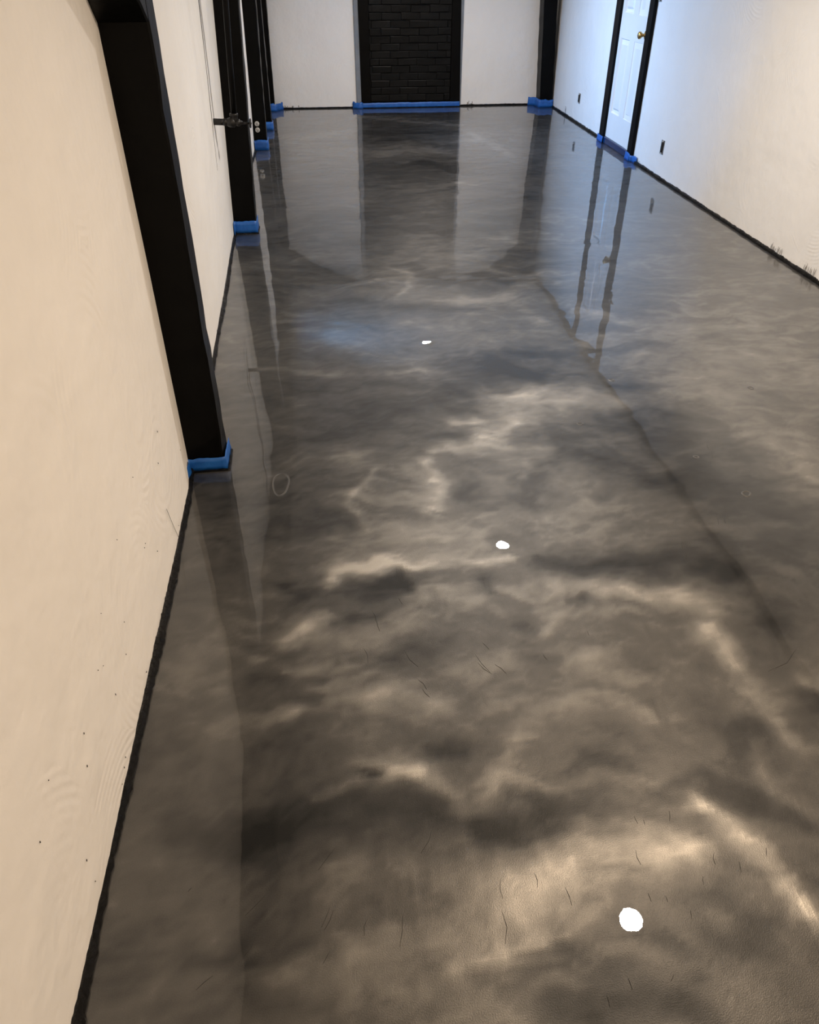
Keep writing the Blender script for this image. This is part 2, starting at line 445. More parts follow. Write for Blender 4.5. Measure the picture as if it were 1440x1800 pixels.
HAIRS = [
    (0.028, 1.412, 0.036, 1.361), (0.136, 1.39, 0.164, 1.333), (0.159, 1.29, 0.177, 1.256), (0.166, 1.261, 0.182, 1.23),
    (0.321, 1.33, 0.35, 1.288), (0.346, 1.399, 0.359, 1.373), (0.364, 1.32, 0.387, 1.286), (0.319, 1.361, 0.347, 1.294),
    (0.498, 1.341, 0.504, 1.321), (0.639, 1.414, 0.639, 1.393), (-0.099, 0.816, -0.063, 0.861), (-0.241, 0.74, -0.2, 0.78),
    (-0.094, 0.703, -0.077, 0.739), (-0.089, 0.697, -0.071, 0.733), (-0.237, 0.667, -0.218, 0.701), (-0.014, 0.679, -0.004, 0.713),
    (0.051, 0.652, 0.062, 0.708), (-0.092, 0.638, -0.079, 0.659), (0.112, 0.83, 0.143, 0.883), (-0.319, 0.618, -0.291, 0.639),
    (-0.356, 0.799, -0.349, 0.807), (0.264, 0.759, 0.261, 0.72), (0.254, 0.699, 0.248, 0.636), (0.335, 0.764, 0.334, 0.735),
    (0.389, 0.729, 0.392, 0.693), (0.578, 0.864, 0.58, 0.846), (0.594, 0.855, 0.594, 0.842), (0.658, 0.869, 0.649, 0.843),
    (0.555, 0.789, 0.555, 0.758), (0.549, 0.7, 0.549, 0.684), (0.757, 0.743, 0.75, 0.72), (0.713, 0.766, 0.706, 0.742),
    (0.671, 0.722, 0.666, 0.705), (0.826, 0.766, 0.818, 0.748), (0.619, 0.66, 0.614, 0.643), (0.458, 0.555, 0.459, 0.536),
    (0.533, 0.542, 0.543, 0.553), (0.41, 0.532, 0.41, 0.513), (0.581, 0.691, 0.581, 0.68), (1.375, 2.315, 1.362, 2.276),
    (1.366, 2.255, 1.352, 2.214), (1.029, 1.697, 1.02, 1.671), (1.037, 1.699, 1.029, 1.676), (1.239, 1.865, 1.227, 1.835),
    (1.221, 1.882, 1.202, 1.832), (1.047, 1.751, 1.038, 1.724), (0.06, 1.55, 0.066, 1.511), (0.069, 1.515, 0.075, 1.47),
    (0.137, 1.6, 0.146, 1.571), (1.06, 1.222, 1.174, 1.29),
]

def build_floor():
    xs = np.arange(-.72, 2.84, .0125)
    ys = np.concatenate([np.arange(-2.6, .4, .05), np.arange(.4, 4.6, .0125), np.arange(4.6, 7.0, .02), np.arange(7.0, 10.05, .03)])
    X, Y = np.meshgrid(xs, ys)
    # domain warp, so that strokes and clouds curl like poured resin
    wx = .085 * fbm(X * 2.6, Y * 2.6, 11, 3) + .028 * fbm(X * 9, Y * 9, 21, 3)
    wy = .085 * fbm(X * 2.6, Y * 2.6, 31, 3) + .028 * fbm(X * 9, Y * 9, 41, 3)
    v = .46 + .085 * fbm(X * 1.3 + 2 * wx, Y * 1.1 + 2 * wy, 51, 3)
    v += .115 * fbm((X + 2.2 * wx) * 2.4, (Y + 2.2 * wy) * 4.2, 61, 4, .55)
    v += .135 * fbm((X + wx) * 6.5, (Y + wy) * 12, 71, 4, .66)
    v += .085 * fbm((X + wx) * 19, (Y + wy) * 36, 75, 3, .65)
    # comb marks of the squeegee in the last pour
    v += .11 * fbm((X + .3 * wx) * 34, (Y + .3 * wy) * 5, 151, 3, .6) * np.clip((1.0 - Y) / .25, 0, 1) * np.clip(.5 + 1.6 * fbm(X * 2.2, Y * 2.2, 161, 2), 0, 1.2)
    # thin bright ridges where pigment gathered
    rd = 1 - np.abs(fbm((X + 2.6 * wx) * 1.7, (Y + 2.6 * wy) * 3.0, 81, 3))
    v += .07 * np.clip((rd - .72) / .28, 0, 1) ** 2
    # fine wisps drawn out across the pour
    v += .13 * fbm((X + 1.5 * wx) * 6, (Y + 1.5 * wy) * 24, 111, 4, .62) * np.clip(.6 + 1.2 * fbm(X * 1.9, Y * 1.9, 121, 2), 0, 1.3)
    v -= .065 * np.clip((Y - 4.2) / 2.0, 0, 1)          # far floor darkened in its colour to offset too-bright lamp sheen
    sx = .55 * wx + .012 * fbm(X * 22, Y * 22, 131, 2); sy = .55 * wy + .012 * fbm(X * 22, Y * 22, 141, 2)
    for pts, s, a in STROKES:
        P = np.array(pts)
        near = P[:, 1].mean()
        x0, x1 = P[:, 0].min() - 4 * s - .1, P[:, 0].max() + 4 * s + .1
        y0, y1 = P[:, 1].min() - 4 * s - .1, P[:, 1].max() + 4 * s + .1
        ix = slice(*np.searchsorted(xs, [x0, x1])); iy = slice(*np.searchsorted(ys, [y0, y1]))
        xx = X[iy, ix] + sx[iy, ix]; yy = Y[iy, ix] + sy[iy, ix]
        if xx.size == 0: continue
        best = np.full(xx.shape, 1e9); tt = np.zeros(xx.shape); L = 0
        seg = np.hypot(*(P[1:] - P[:-1]).T); tot = max(seg.sum(), 1e-6)
        for (ax, ay), (bx, by), sl in zip(P[:-1], P[1:], seg):
            dx, dy = bx - ax, by - ay
            t = np.clip(((xx - ax) * dx + (yy - ay) * dy) / (dx * dx + dy * dy + 1e-12), 0, 1)
            d = np.hypot(xx - ax - t * dx, yy - ay - t * dy)
            m = d < best
            best = np.where(m, d, best); tt = np.where(m, (L + t * sl) / tot, tt); L += sl
        taper = .62 + .38 * np.sin(np.pi * np.clip(tt, 0, 1))
        brk = 1 + .75 * fbm(xx * 8, yy * 15, 91, 3)
        q = best / (1.05 * s * taper + .002)
        v[iy, ix] += .80 * a * (.75 * np.exp(-.5 * q * q) + .25 * np.exp(-.5 * (q / 2.4) ** 2)) * brk
    v = np.clip(.46 + 1.12 * (v - .46), 0, 1)
    z = .0004 * fbm(X * 4, Y * 4, 101, 2)
    ny, nx = X.shape
    co = np.stack([X, Y, z], -1).reshape(-1, 3).astype(np.float32)
    i = np.arange(ny * nx).reshape(ny, nx)
    q = np.stack([i[:-1, :-1], i[:-1, 1:], i[1:, 1:], i[1:, :-1]], -1).reshape(-1, 4)
    me = bpy.data.meshes.new('floor')
    me.vertices.add(len(co)); me.vertices.foreach_set('co', co.ravel())
    me.loops.add(q.size); me.loops.foreach_set('vertex_index', q.ravel().astype(np.int32))
    me.polygons.add(len(q)); me.polygons.foreach_set('loop_start', (np.arange(len(q)) * 4).astype(np.int32))
    me.update(calc_edges=True)
    me.polygons.foreach_set('use_smooth', np.ones(len(q), bool))
    a = me.attributes.new('swirl', 'FLOAT', 'POINT'); a.data.foreach_set('value', v.ravel().astype(np.float32))
    o = link('floor', me, M_FLOOR)
    return tag(o, 'glossy poured grey metallic epoxy floor with cloudy swirls', kind='structure')
floor = build_floor()

def wall_grid(fx, ys, zs, thick, hole=None, side=1):
    """solid wall over y,z whose inner face is x = fx(y,z); side=+1 puts its outside at -x"""
    ny, nz = len(ys), len(zs); vs = []; fs = []
    for lay in (0, 1):
        for y in ys:
            for z in zs:
                vs.append((fx(y, z) - side * thick * lay if lay == 0 else fx(y, 0) - side * thick, y, z))
    def I(l, i, j): return l * ny * nz + i * nz + j
    def solid(i, j):
        if not (0 <= i < ny - 1 and 0 <= j < nz - 1): return False
        if hole:
            yc, zc = (ys[i] + ys[i + 1]) / 2, (zs[j] + zs[j + 1]) / 2
            if hole[0] < yc < hole[1] and hole[2] < zc < hole[3]: return False
        return True
    for i in range(ny - 1):
        for j in range(nz - 1):
            if not solid(i, j): continue
            for l in (0, 1):
                fs.append((I(l, i, j), I(l, i + 1, j), I(l, i + 1, j + 1), I(l, i, j + 1)))
            for di, dj, e in ((-1, 0, ((i, j), (i, j + 1))), (1, 0, ((i + 1, j), (i + 1, j + 1))), (0, -1, ((i, j), (i + 1, j))), (0, 1, ((i, j + 1), (i + 1, j + 1)))):
                if not solid(i + di, j + dj):
                    (a, b), (c, d) = e
                    fs.append((I(0, a, b), I(0, c, d), I(1, c, d), I(1, a, b)))
    return fixn(mesh('wall', vs, fs, True))

def wob(y, z, s): return .0022 * float(fbm(np.array([y * 2.1]), np.array([z * 2.1]), s, 2)[0])
WIN = (7.98, 8.58, 1.24, 1.82)
def lin(a, b, st): return list(np.linspace(a, b, max(2, int(round((b - a) / st)) + 1)))
ys = sorted(set([round(v, 4) for v in lin(Y0, YB, .1) + [WIN[0], WIN[1]]]))
zs = sorted(set([round(v, 4) for v in lin(0, CEIL, .12) + [WIN[2], WIN[3]]]))
def autosm(o, ang=40):
    me = o.data
    try: me.set_sharp_from_angle(angle=math.radians(ang))
    except Exception: pass
    return o
wl = autosm(tag(link('wall_left', wall_grid(lambda y, z: wallL(y, z) + wob(y, z, 5), ys, zs, .24, WIN), M_WALL), 'cream plastered wall with trowel marks behind black posts', kind='structure'))
wr = autosm(tag(link('wall_right', wall_grid(lambda y, z: wallR(y) + wob(y, z, 9), lin(Y0, YB, .1), lin(0, CEIL, .14), .2, None, -1), M_WALL), 'white plastered wall holding the panelled door', kind='structure'))
def back_wall(y, sgn, name, label):
    xs_ = lin(-.86, 2.92, .12); zs_ = lin(0, CEIL, .14)
    me = wall_grid(lambda a, z: y + wob(a, z, 15), xs_, zs_, .2, None, -sgn)
    for v in me.vertices: v.co = Vector((v.co.y, v.co.x, v.co.z))
    fixn(me)
    return autosm(tag(link(name, me, M_WALL), label, kind='structure'))
wbk = back_wall(YB, 1, 'wall_back', 'white plastered end wall around the black brick panel')
wfr = back_wall(Y0, -1, 'wall_front', 'white plastered wall facing the brick panel')
tag(link('ceiling', box(-.86, 2.92, Y0 - .2, YB + .2, CEIL, CEIL + .12), M_CEIL), 'plain off-white ceiling', kind='structure')

# ragged black sealant bead along the foot of each wall
def bead(path, r0, seed, thick=1.0):
    r = random.Random(seed); pts = []
    for a, b in zip(path[:-1], path[1:]):
        a = Vector(a); b = Vector(b); n = max(1, int((b - a).length / .011))
        for i in range(n): pts.append(a.lerp(b, i / n))
    pts.append(Vector(path[-1]))
    w = 0; lump = 0; rings = []; n = 9
    for i, p in enumerate(pts):
        w = .88 * w + r.gauss(0, .12); lump = .6 * lump + r.gauss(0, .16)
        if r.random() < .02: lump += .7
        t = (pts[min(i + 1, len(pts) - 1)] - pts[max(i - 1, 0)]).normalized()
        u = Vector((t.y, -t.x, 0))
        rr = r0 * max(.45, 1 + .35 * w + .3 * lump)
        ring = []
        for k in range(n):
            an = 2 * math.pi * k / n; jj = 1 + r.uniform(-.16, .16)
            q = p + u * (math.cos(an) * rr * jj) + Vector((0, 0, math.sin(an) * rr * .9 * jj * thick))
            q.z = max(q.z, -.004); ring.append(q)
        rings.append(ring)
    return loft(rings, True, True, True)
yl = lin(.3, 9.88, .1)
tag(link('baseboard_left', bead([(wallL(y, 0) + .003 + .003 * math.sin(5 * y), y, .004) for y in yl], .0125, 3), M_TAR), 'ragged glossy black sealant line along the foot of the cream wall', kind='structure')
tag(link('baseboard_right', bead([(wallR(y) - .003, y, .006) for y in lin(2.6, 9.88, .1)], .0135, 4, 1.1), M_TAR), 'ragged black sealant line along the foot of the door wall', kind='structure')
tag(link('baseboard_back', bead([(x, YB - .003, .006) for x in lin(-.58, 2.55, .1)], .012, 5), M_TAR), 'thin black sealant line along the foot of the end wall', kind='structure')

# black strips at the head of the right and end walls
tag(link('trim_1', box(2.672, 2.715, Y0, YB, CEIL - .042, CEIL - .001, .004), M_BLACK), 'thin black strip where the door wall meets the ceiling', kind='structure')

# ---------------------------------------------------------------- black timber frame
def timber(secs, bev=.006, rough=.0012, seed=1, n=26):
    """secs: (z or position, four corners) pairs lofted; lightly uneven like old painted lumber"""
    r = random.Random(seed); rings = []
    for (c0, c1) in zip(secs[:-1], secs[1:]):
        m = max(1, int((Vector(c1[0]) - Vector(c0[0])).length / .07))
        for i in range(m): rings.append([Vector(a).lerp(Vector(b), i / m) for a, b in zip(c0, c1)])
    rings.append([Vector(a) for a in secs[-1]])
    out = []
    for R in rings:
        ring = []
        k4 = len(R)
        for k in range(k4):
            p = R[k]; a = R[k - 1]; b = R[(k + 1) % k4]
            j = Vector((r.gauss(0, rough), r.gauss(0, rough), 0))
            ring.append(p + (a - p).normalized() * bev + j); ring.append(p + (b - p).normalized() * bev + j)
        out.append(ring)
    return loft(out, True, True, False)

def post_mesh(x0, x1, y0, y1, ln, z1, seed):
    def sec(z): return [(x0 + ln * z, y0, z), (x1 + ln * z, y0, z), (x1 + ln * z, y1, z), (x0 + ln * z, y1, z)]
    return timber([sec(-.002), sec(.7), sec(1.3), sec(z1)], seed=seed)

BEAM_Z = 1.86
def brace_mesh(x0, x1, ya, za, yb, zb, dep, seed, along='y'):
    """curved knee brace from (ya,za) on the post to (yb,zb) on the beam"""
    secs = []
    for i in range(9):
        t = i / 8
        # quarter sweep, a little hollow
        y = ya + (yb - ya) * t; z = za + (zb - za) * (t ** .86)
        dz = dep * (1 - .15 * math.sin(math.pi * t))
        top = min(z + dz, zb + .05)
        if along == 'y': secs.append([(x0, y, z), (x1, y, z), (x1, y, top), (x0, y, top)])
        else: secs.append([(y, x0, z), (y, x1, z), (y, x1, top), (y, x0, top)])
    return timber(secs, .005, .001, seed)

# name data: x0, x1, y0, y1, lean, label
POSTS = [
    (-.549, -.414, 2.335, 2.445, 0.0, 'broad black timber post with wide blue tape round its foot, biggest of the row'),
    (-.604, -.459, 5.15, 5.29, .040, 'black timber post behind the iron pipe and valve, blue taped foot'),
    (-.626, -.497, 7.70, 7.83, .024, 'black timber post carrying a pale double socket on its face'),
    (-.622, -.489, 8.65, 8.77, .007, 'black timber post between the socket post and the corner post'),
    (-.622, -.498, 9.76, 9.893, .010, 'black timber post in the corner left of the brick panel'),
    (2.556, 2.706, 9.70, 9.893, -.052, 'black timber post in the corner beside the door wall'),
]
roots = []
for i, (x0, x1, y0, y1, ln, lab) in enumerate(POSTS):
    root = empty('timber_post', ((x0 + x1) / 2, y0, 0))
    tag(root, lab, 'post', None)
    part('upright', post_mesh(x0, x1, y0, y1, ln, BEAM_Z if i < 5 else CEIL - .045, 20 + i), M_BLACK, root)
    roots.append(root)

def tape(root, path, z1, t, seed, **kw):
    o = part('masking_tape', ribbon(path, .001, z1, t, seed=seed, **kw), M_TAPE, root)
    o['label'] = 'blue masking tape round the foot'
    return o
# post 1: flap on the wall, across the front, round the room side
tape(roots[0], [(-.536, 2.262), (-.532, 2.30), (-.546, 2.331), (-.410, 2.331), (-.410, 2.47)], .052, .0022, 1, flare=.003)
part('sealant_edge', bead([(-.535, 2.318, .002), (-.40, 2.325, .002), (-.403, 2.46, .002)], .0052, 61), M_TAR, roots[0])
tape(roots[1], [(-.592, 5.08), (-.596, 5.144), (-.452, 5.144), (-.452, 5.29)], .078, .003, 2, flare=.003)
part('sealant_edge', bead([(-.59, 5.135, .002), (-.447, 5.138, .002), (-.447, 5.28, .002)], .006, 62), M_TAR, roots[1])
tape(roots[2], [(-.60, 7.64), (-.616, 7.694), (-.490, 7.694), (-.490, 7.83)], .085, .004, 3, flare=.004)
tape(roots[3], [(-.61, 8.644), (-.482, 8.644), (-.482, 8.78)], .080, .004, 4, flare=.004)
tape(roots[4], [(-.61, 9.753), (-.486, 9.753), (-.470, 9.80), (-.415, 9.885)], .070, .006, 5, flare=.006, wob=.004, zwob=.008)
tape(roots[5], [(2.46, 9.888), (2.535, 9.83), (2.548, 9.694), (2.708, 9.694)], .082, .006, 6, flare=.004, wob=.003, zwob=.005)

# wall beam over the posts and the braces that carry it
beam = empty('ceiling_beam', (-.52, 5.0, BEAM_Z))
tag(beam, 'long black timber beam running along the cream wall on its posts', 'beam')
def bx_(y): return interp(y, [(-2.5, -.415), (2.33, -.415), (5.15, -.38), (7.7, -.44), (8.65, -.476), (9.9, -.48)])
secs = []
for y in lin(Y0 + .01, YB - .01, .35):
    x1 = bx_(y); x0 = wallL(y, 1.95) + .006
    secs.append([(x0, y, BEAM_Z), (x1, y, BEAM_Z), (x1, y, CEIL - .002), (x0, y, CEIL - .002)])
part('beam_timber', timber(secs, .006, .001, 40), M_BLACK, beam)
def brace(root, x0, x1, ya, za, yb, zb, seed, dep=.17, along='y'):
    return part('knee_brace', brace_mesh(x0, x1, ya, za, yb, zb, dep, seed, along), M_BLACK, root)
brace(roots[0], -.545, -.414, 2.34, 1.345, 1.20, BEAM_Z - .02, 50, .28)
brace(roots[0], -.545, -.414, 2.44, 1.42, 3.05, BEAM_Z - .02, 51, .2)
for r_, (x0, x1, y0, y1, ln, lab) in list(zip(roots, POSTS))[1:3]:
    brace(r_, x0 + ln * 1.6 + .008, x1 + ln * 1.6, y0 + .01, 1.52, y0 - .42, BEAM_Z - .02, 52, .15)
# the end wall's cross beam and corner braces
cb = empty('ceiling_beam', (1.05, 9.83, CEIL - .05))
tag(cb, 'black cross beam at the head of the end wall over the brick panel', 'beam')
part('beam_timber', timber([[(x, 9.76, CEIL - .05), (x, 9.892, CEIL - .05), (x, 9.892, CEIL - .002), (x, 9.76, CEIL - .002)] for x in lin(-.40, 2.66, .4)], .004, .001, 42), M_BLACK, cb)
brace(roots[4], 9.77, 9.89, -.50, 1.56, .06, CEIL - .065, 55, .20, 'x')
brace(roots[5], 9.74, 9.89, 2.48, 1.60, 2.10, CEIL - .065, 56, .16, 'x')

# double socket on the third post
so = empty('wall_socket', (-.566, 7.694, .196))
tag(so, 'pale double socket set in the black post near the floor', 'socket')
part('cover_plate', box(-.600, -.532, 7.689, 7.6985, .138, .254, .002), M_BLACK, so)
for zc in (.221, .171):
    rec = part('receptacle', lathe((-.566, 7.690, zc), (0, -1, 0), [(0, .021), (.004, .021), (.0055, .0195), (.0055, .0001)], 18), M_SOCKET, so)
    for dx in (-.006, .006):
        m_ = box(-.566 + dx - .0022, -.566 + dx + .0022, 7.6832, 7.6848, zc - .003, zc + .010)
        part('slot', m_, M_SLOT, rec)
    m_ = lathe((-.566, 7.6846, zc - .008), (0, -1, 0), [(0, .0045), (.0014, .0045)], 10)
    part('slot', m_, M_SLOT, rec)

# ---------------------------------------------------------------- iron pipe, valve and the cable behind
pr = empty('gas_pipe', (-.56, 4.65, .735))
tag(pr, 'black iron pipe with a valve and small round handle standing off the cream wall', 'pipe')
PY = 4.65; PZ = .735
part('stub_pipe', tube([(wallL(PY, PZ) + .001, PY, PZ + .006), (-.535, PY, PZ + .004), (-.515, PY, PZ + .003)], .0165, 14), M_IRON, pr)
part('valve_body', lathe((-.522, PY, PZ + .003), (1, 0, -.05), [(0, .017), (.003, .019), (.016, .019), (.018, .0165), (.026, .021), (.036, .025), (.058, .025), (.064, .018), (.072, .015), (.074, .018), (.088, .018), (.09, .011), (.104, .008)], 16), M_IRON, pr)
part('pipe_tee', lathe((-.462, PY, PZ), (0.02, 0, 1), [(0, .018), (.020, .019), (.030, .019), (.033, .023), (.044, .023), (.046, .016)], 14), M_IRON, pr)
part('riser_pipe', tube([(-.460, PY, PZ + .03), (-.448, PY, 1.0), (-.432, PY, 1.29), (-.400, PY, CEIL - .004)], .0155, 14), M_BLACK, pr)
st = part('valve_stem', lathe((-.42, PY, PZ - .003), (1, 0, -.05), [(0, .006), (.04, .005)], 10), M_IRON, pr)
hw = part('valve_handle', lathe((-.383, PY, PZ - .005), (1, 0, -.05), [(0, .008), (.001, .020), (.004, .024), (.008, .024), (.010, .020), (.011, .006), (.014, .0001)], 18), M_IRON, pr)
cable = tube([(wallL(y, z) + .0022 - .0014, y, z) for y, z in ((4.73, CEIL - .01), (4.70, 1.6), (4.645, 1.289), (4.615, .95), (4.575, .66), (4.552, .515))], .0016, 6)
tag(link('wall_cable', cable, M_IRON), 'thin dark cable hanging down the cream wall beside the iron pipe', 'cable')

# ---------------------------------------------------------------- black brick panel in the end wall
bp = empty('brick_panel', (1.07, 9.88, 0))
tag(bp, 'black painted brick panel in a black board frame on the end wall', 'brick panel')
part('mortar_bed', box(.585, 1.545, 9.886, 9.899, .03, CEIL - .05), M_MORTAR, bp)
def board(pts, y0, y1, seed):
    n = len(pts)
    vs = [(x, y0, z) for x, z in pts] + [(x, y1, z) for x, z in pts]
    fs = [tuple(range(n)), tuple(range(2 * n - 1, n - 1, -1))] + [(i, (i + 1) % n, n + (i + 1) % n, n + i) for i in range(n)]
    me = fixn(mesh('board', vs, fs))
    bm = bmesh.new(); bm.from_mesh(me); bmesh.ops.bevel(bm, geom=list(bm.edges), offset=.003, segments=1, affect='EDGES'); bm.to_mesh(me); bm.free()
    return me
TZ = CEIL - .052
part('side_board', board([(.495, 0), (.598, 0), (.604, TZ), (.482, TZ)], 9.858, 9.8985, 1), M_BLACK, bp)
part('side_board', board([(1.523, 0), (1.640, 0), (1.600, TZ), (1.520, TZ)], 9.858, 9.8985, 2), M_BLACK, bp)
part('sill_board', board([(.598, 0), (1.523, 0), (1.523, .062), (.598, .062)], 9.856, 9.8985, 3), M_BLACK, bp)
e1 = part('edge_strip', board([(.440, .01), (.4945, .01), (.481, TZ), (.436, TZ)], 9.872, 9.8985, 4), M_GREY, bp); e1['label'] = 'blue grey edge strip'
e2 = part('edge_strip', board([(1.6405, .01), (1.653, .01), (1.656, TZ), (1.601, TZ)], 9.880, 9.8985, 5), M_GREY, bp); e2['label'] = 'blue grey edge strip'
# bricks, one by one
JZ = [.068, .106]
BR_H = .0718
def brick_mesh(L, seed):
    r = random.Random(seed); h = .0672; d = .015; e = .003
    vs = []
    for y, s in ((0, 1.0), (-d + e, 1.0), (-d, 0)):
        ins = 0 if s else e
        for (sx, sz) in ((-1, -1), (1, -1), (1, 1), (-1, 1)):
            vs.append((sx * (L / 2 - ins) + r.uniform(-.0018, .0018), y + r.uniform(-.0012, .0012) * (y < 0), sz * (h / 2 - ins * 1.7) + r.uniform(-.0022, .0022)))
    fs = [(8, 9, 10, 11)]
    for k in range(2):
        for j in range(4):
            a, b = k * 4 + j, k * 4 + (j + 1) % 4
            fs.append((a, b, b + 4, a + 4))
    me = fixn(mesh('brick', vs, fs)); me.materials.append(M_BRICK); return me
VAR = {}
zc = .070 + .0175
row = 0; top = CEIL - .055
x_lo, x_hi = .604, 1.519
bump_rng = random.Random(12)
# short bottom course then full courses
z = .064
while z < top - .03:
    off = (row * .104 + bump_rng.uniform(-.02, .02)) % .212
    x = x_lo - off
    while x < x_hi - .02:
        a, b = max(x, x_lo), min(x + .2085, x_hi)
        if b - a > .03:
            key = (round((b - a) * 50), bump_rng.randrange(5)) if b - a < .2 else (0, bump_rng.randrange(8))
            if key not in VAR: VAR[key] = brick_mesh(b - a if b - a < .2 else .2085, hash(key) % 9999)
            o = bpy.data.objects.new('brick', VAR[key]); C.objects.link(o); o.parent = bp
            o.location = Vector(((a + b) / 2, 9.8865 + bump_rng.uniform(-.0015, .0015), z + BR_H / 2 + bump_rng.uniform(-.002, .002))) - bp.location
            o.rotation_euler = (bump_rng.uniform(-.03, .03), bump_rng.uniform(-.012, .012), bump_rng.uniform(-.01, .01))
        x += .212
    z += BR_H; row += 1
t_ = part('masking_tape', ribbon([(.497, 9.855), (1.06, 9.8545), (1.637, 9.855)], .001, .055, .003, seed=8, wob=.0012, zwob=.0016), M_TAPE, bp); t_['label'] = 'blue masking tape along the foot'
t_ = part('masking_tape', ribbon([(.395, 9.888), (.43, 9.862), (.47, 9.845), (.505, 9.85)], .001, .07, .008, seed=9, wob=.006, zwob=.010, flare=.008), M_TAPE, bp); t_['label'] = 'crumpled blue masking tape end'
part('sealant_edge', bead([(.49, 9.848, .002), (1.06, 9.849, .002), (1.64, 9.848, .002)], .007, 63), M_TAR, bp)

# ---------------------------------------------------------------- six panel door in the right wall
DX = 2.694                                     # face of the door leaf
dr = empty('door_1', (2.70, 7.36, 0))
tag(dr, 'white six panel door in black casings with a brass knob', kind='structure')
DY0, DY1, DZ0, DZ1 = 7.006, 7.70, .058, 1.935
def door_leaf():
    pans = []
    for (a, b) in ((7.082, 7.300), (7.415, 7.645)):
        pans += [(a, b, .268, .858), (a, b, 1.045, 1.62), (a, b, 1.70, 1.85)]
    yc = sorted(set([DY0, DY1] + [v for p_ in pans for v in p_[:2]])); zc_ = sorted(set([DZ0, DZ1] + [v for p_ in pans for v in p_[2:]]))
    vs = []; fs = []
    def quad(ps):
        b0 = len(vs); vs.extend(ps); fs.append(tuple(range(b0, b0 + len(ps))))
    for i in range(len(yc) - 1):
        for j in range(len(zc_) - 1):
            a, b, c, d = yc[i], yc[i + 1], zc_[j], zc_[j + 1]
            if (a, b, c, d) in pans:
                lv = [(0, 0), (.012, .014), (.024, .014), (.046, .003)]
                for (i0, d0), (i1, d1) in zip(lv[:-1], lv[1:]):
                    R0 = [(a + i0, c + i0), (b - i0, c + i0), (b - i0, d - i0), (a + i0, d - i0)]
                    R1 = [(a + i1, c + i1), (b - i1, c + i1), (b - i1, d - i1), (a + i1, d - i1)]
                    for k in range(4):
                        m = (k + 1) % 4
                        quad([(DX + d0, *R0[k]), (DX + d0, *R0[m]), (DX + d1, *R1[m]), (DX + d1, *R1[k])])
                i1, d1 = lv[-1]
                quad([(DX + d1, a + i1, c + i1), (DX + d1, b - i1, c + i1), (DX + d1, b - i1, d - i1), (DX + d1, a + i1, d - i1)])
            else:
                quad([(DX, a, c), (DX, b, c), (DX, b, d), (DX, a, d)])
    # edges back to the wall
    c4 = [(DY0, DZ0), (DY1, DZ0), (DY1, DZ1), (DY0, DZ1)]
    for k in range(4):
        m = (k + 1) % 4
        quad([(DX, *c4[k]), (DX, *c4[m]), (DX + .03, *c4[m]), (DX + .03, *c4[k])])
    me = mesh('leaf', vs, fs)
    bm = bmesh.new(); bm.from_mesh(me); bmesh.ops.remove_doubles(bm, verts=bm.verts, dist=1e-5); bmesh.ops.recalc_face_normals(bm, faces=bm.faces); bm.to_mesh(me); bm.free()
    return me
leaf = part('door_leaf', door_leaf(), M_DOOR, dr)
part('door_casing', box(2.672, 2.716, 7.702, 7.828, 0, 1.977, .004), M_TRIM, dr)
part('door_casing', box(2.664, 2.716, 6.900, 7.004, 0, 1.977, .004), M_TRIM, dr)
part('head_casing', box(2.668, 2.716, 7.004, 7.702, 1.938, 1.977, .004), M_TRIM, dr)
th = part('threshold', box(2.676, 2.716, 7.004, 7.702, 0, .056, .005), M_TAPE_DARK, dr); th['label'] = 'dark threshold masked with wet blue tape'
for (pth, z1, sd) in (([(2.668, 7.84), (2.668, 7.69)], .06, 11), ([(2.659, 7.01), (2.659, 6.90)], .062, 12), ([(2.660, 6.90), (2.680, 6.885), (2.690, 6.80)], .05, 13)):
    # the tape faces the room, so travel with the room on the right hand
    o = part('masking_tape', ribbon(pth[::1], .001, z1, .004, seed=sd, flare=.004), M_TAPE, dr); o['label'] = 'blue masking tape at the casing foot'
knob = part('door_knob', lathe((DX, 7.055, .922), (-1, 0, 0), [(0, .032), (.003, .033), (.008, .030), (.012, .018), (.016, .0125), (.030, .012), (.036, .017), (.044, .0255), (.054, .0275), (.062, .025), (.067, .018), (.069, .008), (.0695, .0001)], 24), M_BRASS, dr)
knob['label'] = 'brass door knob'

# open boxes for sockets in the right wall
def wall_box(y, z, hy, hz, label, cat='socket'):
    X = wallR(y) - .003
    t = empty('wall_socket', (X, y, z)); tag(t, label, cat)
    m = joinm([box(X - .002, X + .002, y - hy, y - hy + .004, z - hz, z + hz), box(X - .002, X + .002, y + hy - .004, y + hy, z - hz, z + hz),
               box(X - .002, X + .002, y - hy, y + hy, z - hz, z - hz + .004), box(X - .002, X + .002, y - hy, y + hy, z + hz - .004, z + hz)])
    part('box_rim', m, M_STEEL, t)
    part('box_hole', box(X - .001, X + .003, y - hy + .004, y + hy - .004, z - hz + .004, z + hz - .004), M_SLOT, t)
    part('receptacle', box(X - .011, X + .002, y - .014, y + .010, z - hz * .72, z + hz * .72, .003), M_SLOT, t)
    for dz in (-hz * .85, hz * .85):
        part('mounting_ear', box(X - .006, X, y - .010, y + .010, z + dz - .006, z + dz + .006, .002), M_SOCKET, t)
wall_box(6.315, .225, .030, .050, 'uncovered socket box in the white wall on the near side of the door')
wall_box(8.71, .232, .030, .046, 'uncovered socket box in the white wall between door and corner post')
wall_box(6.868, 1.215, .030, .055, 'uncovered switch box in the white wall above knob height beside the door', 'switch')

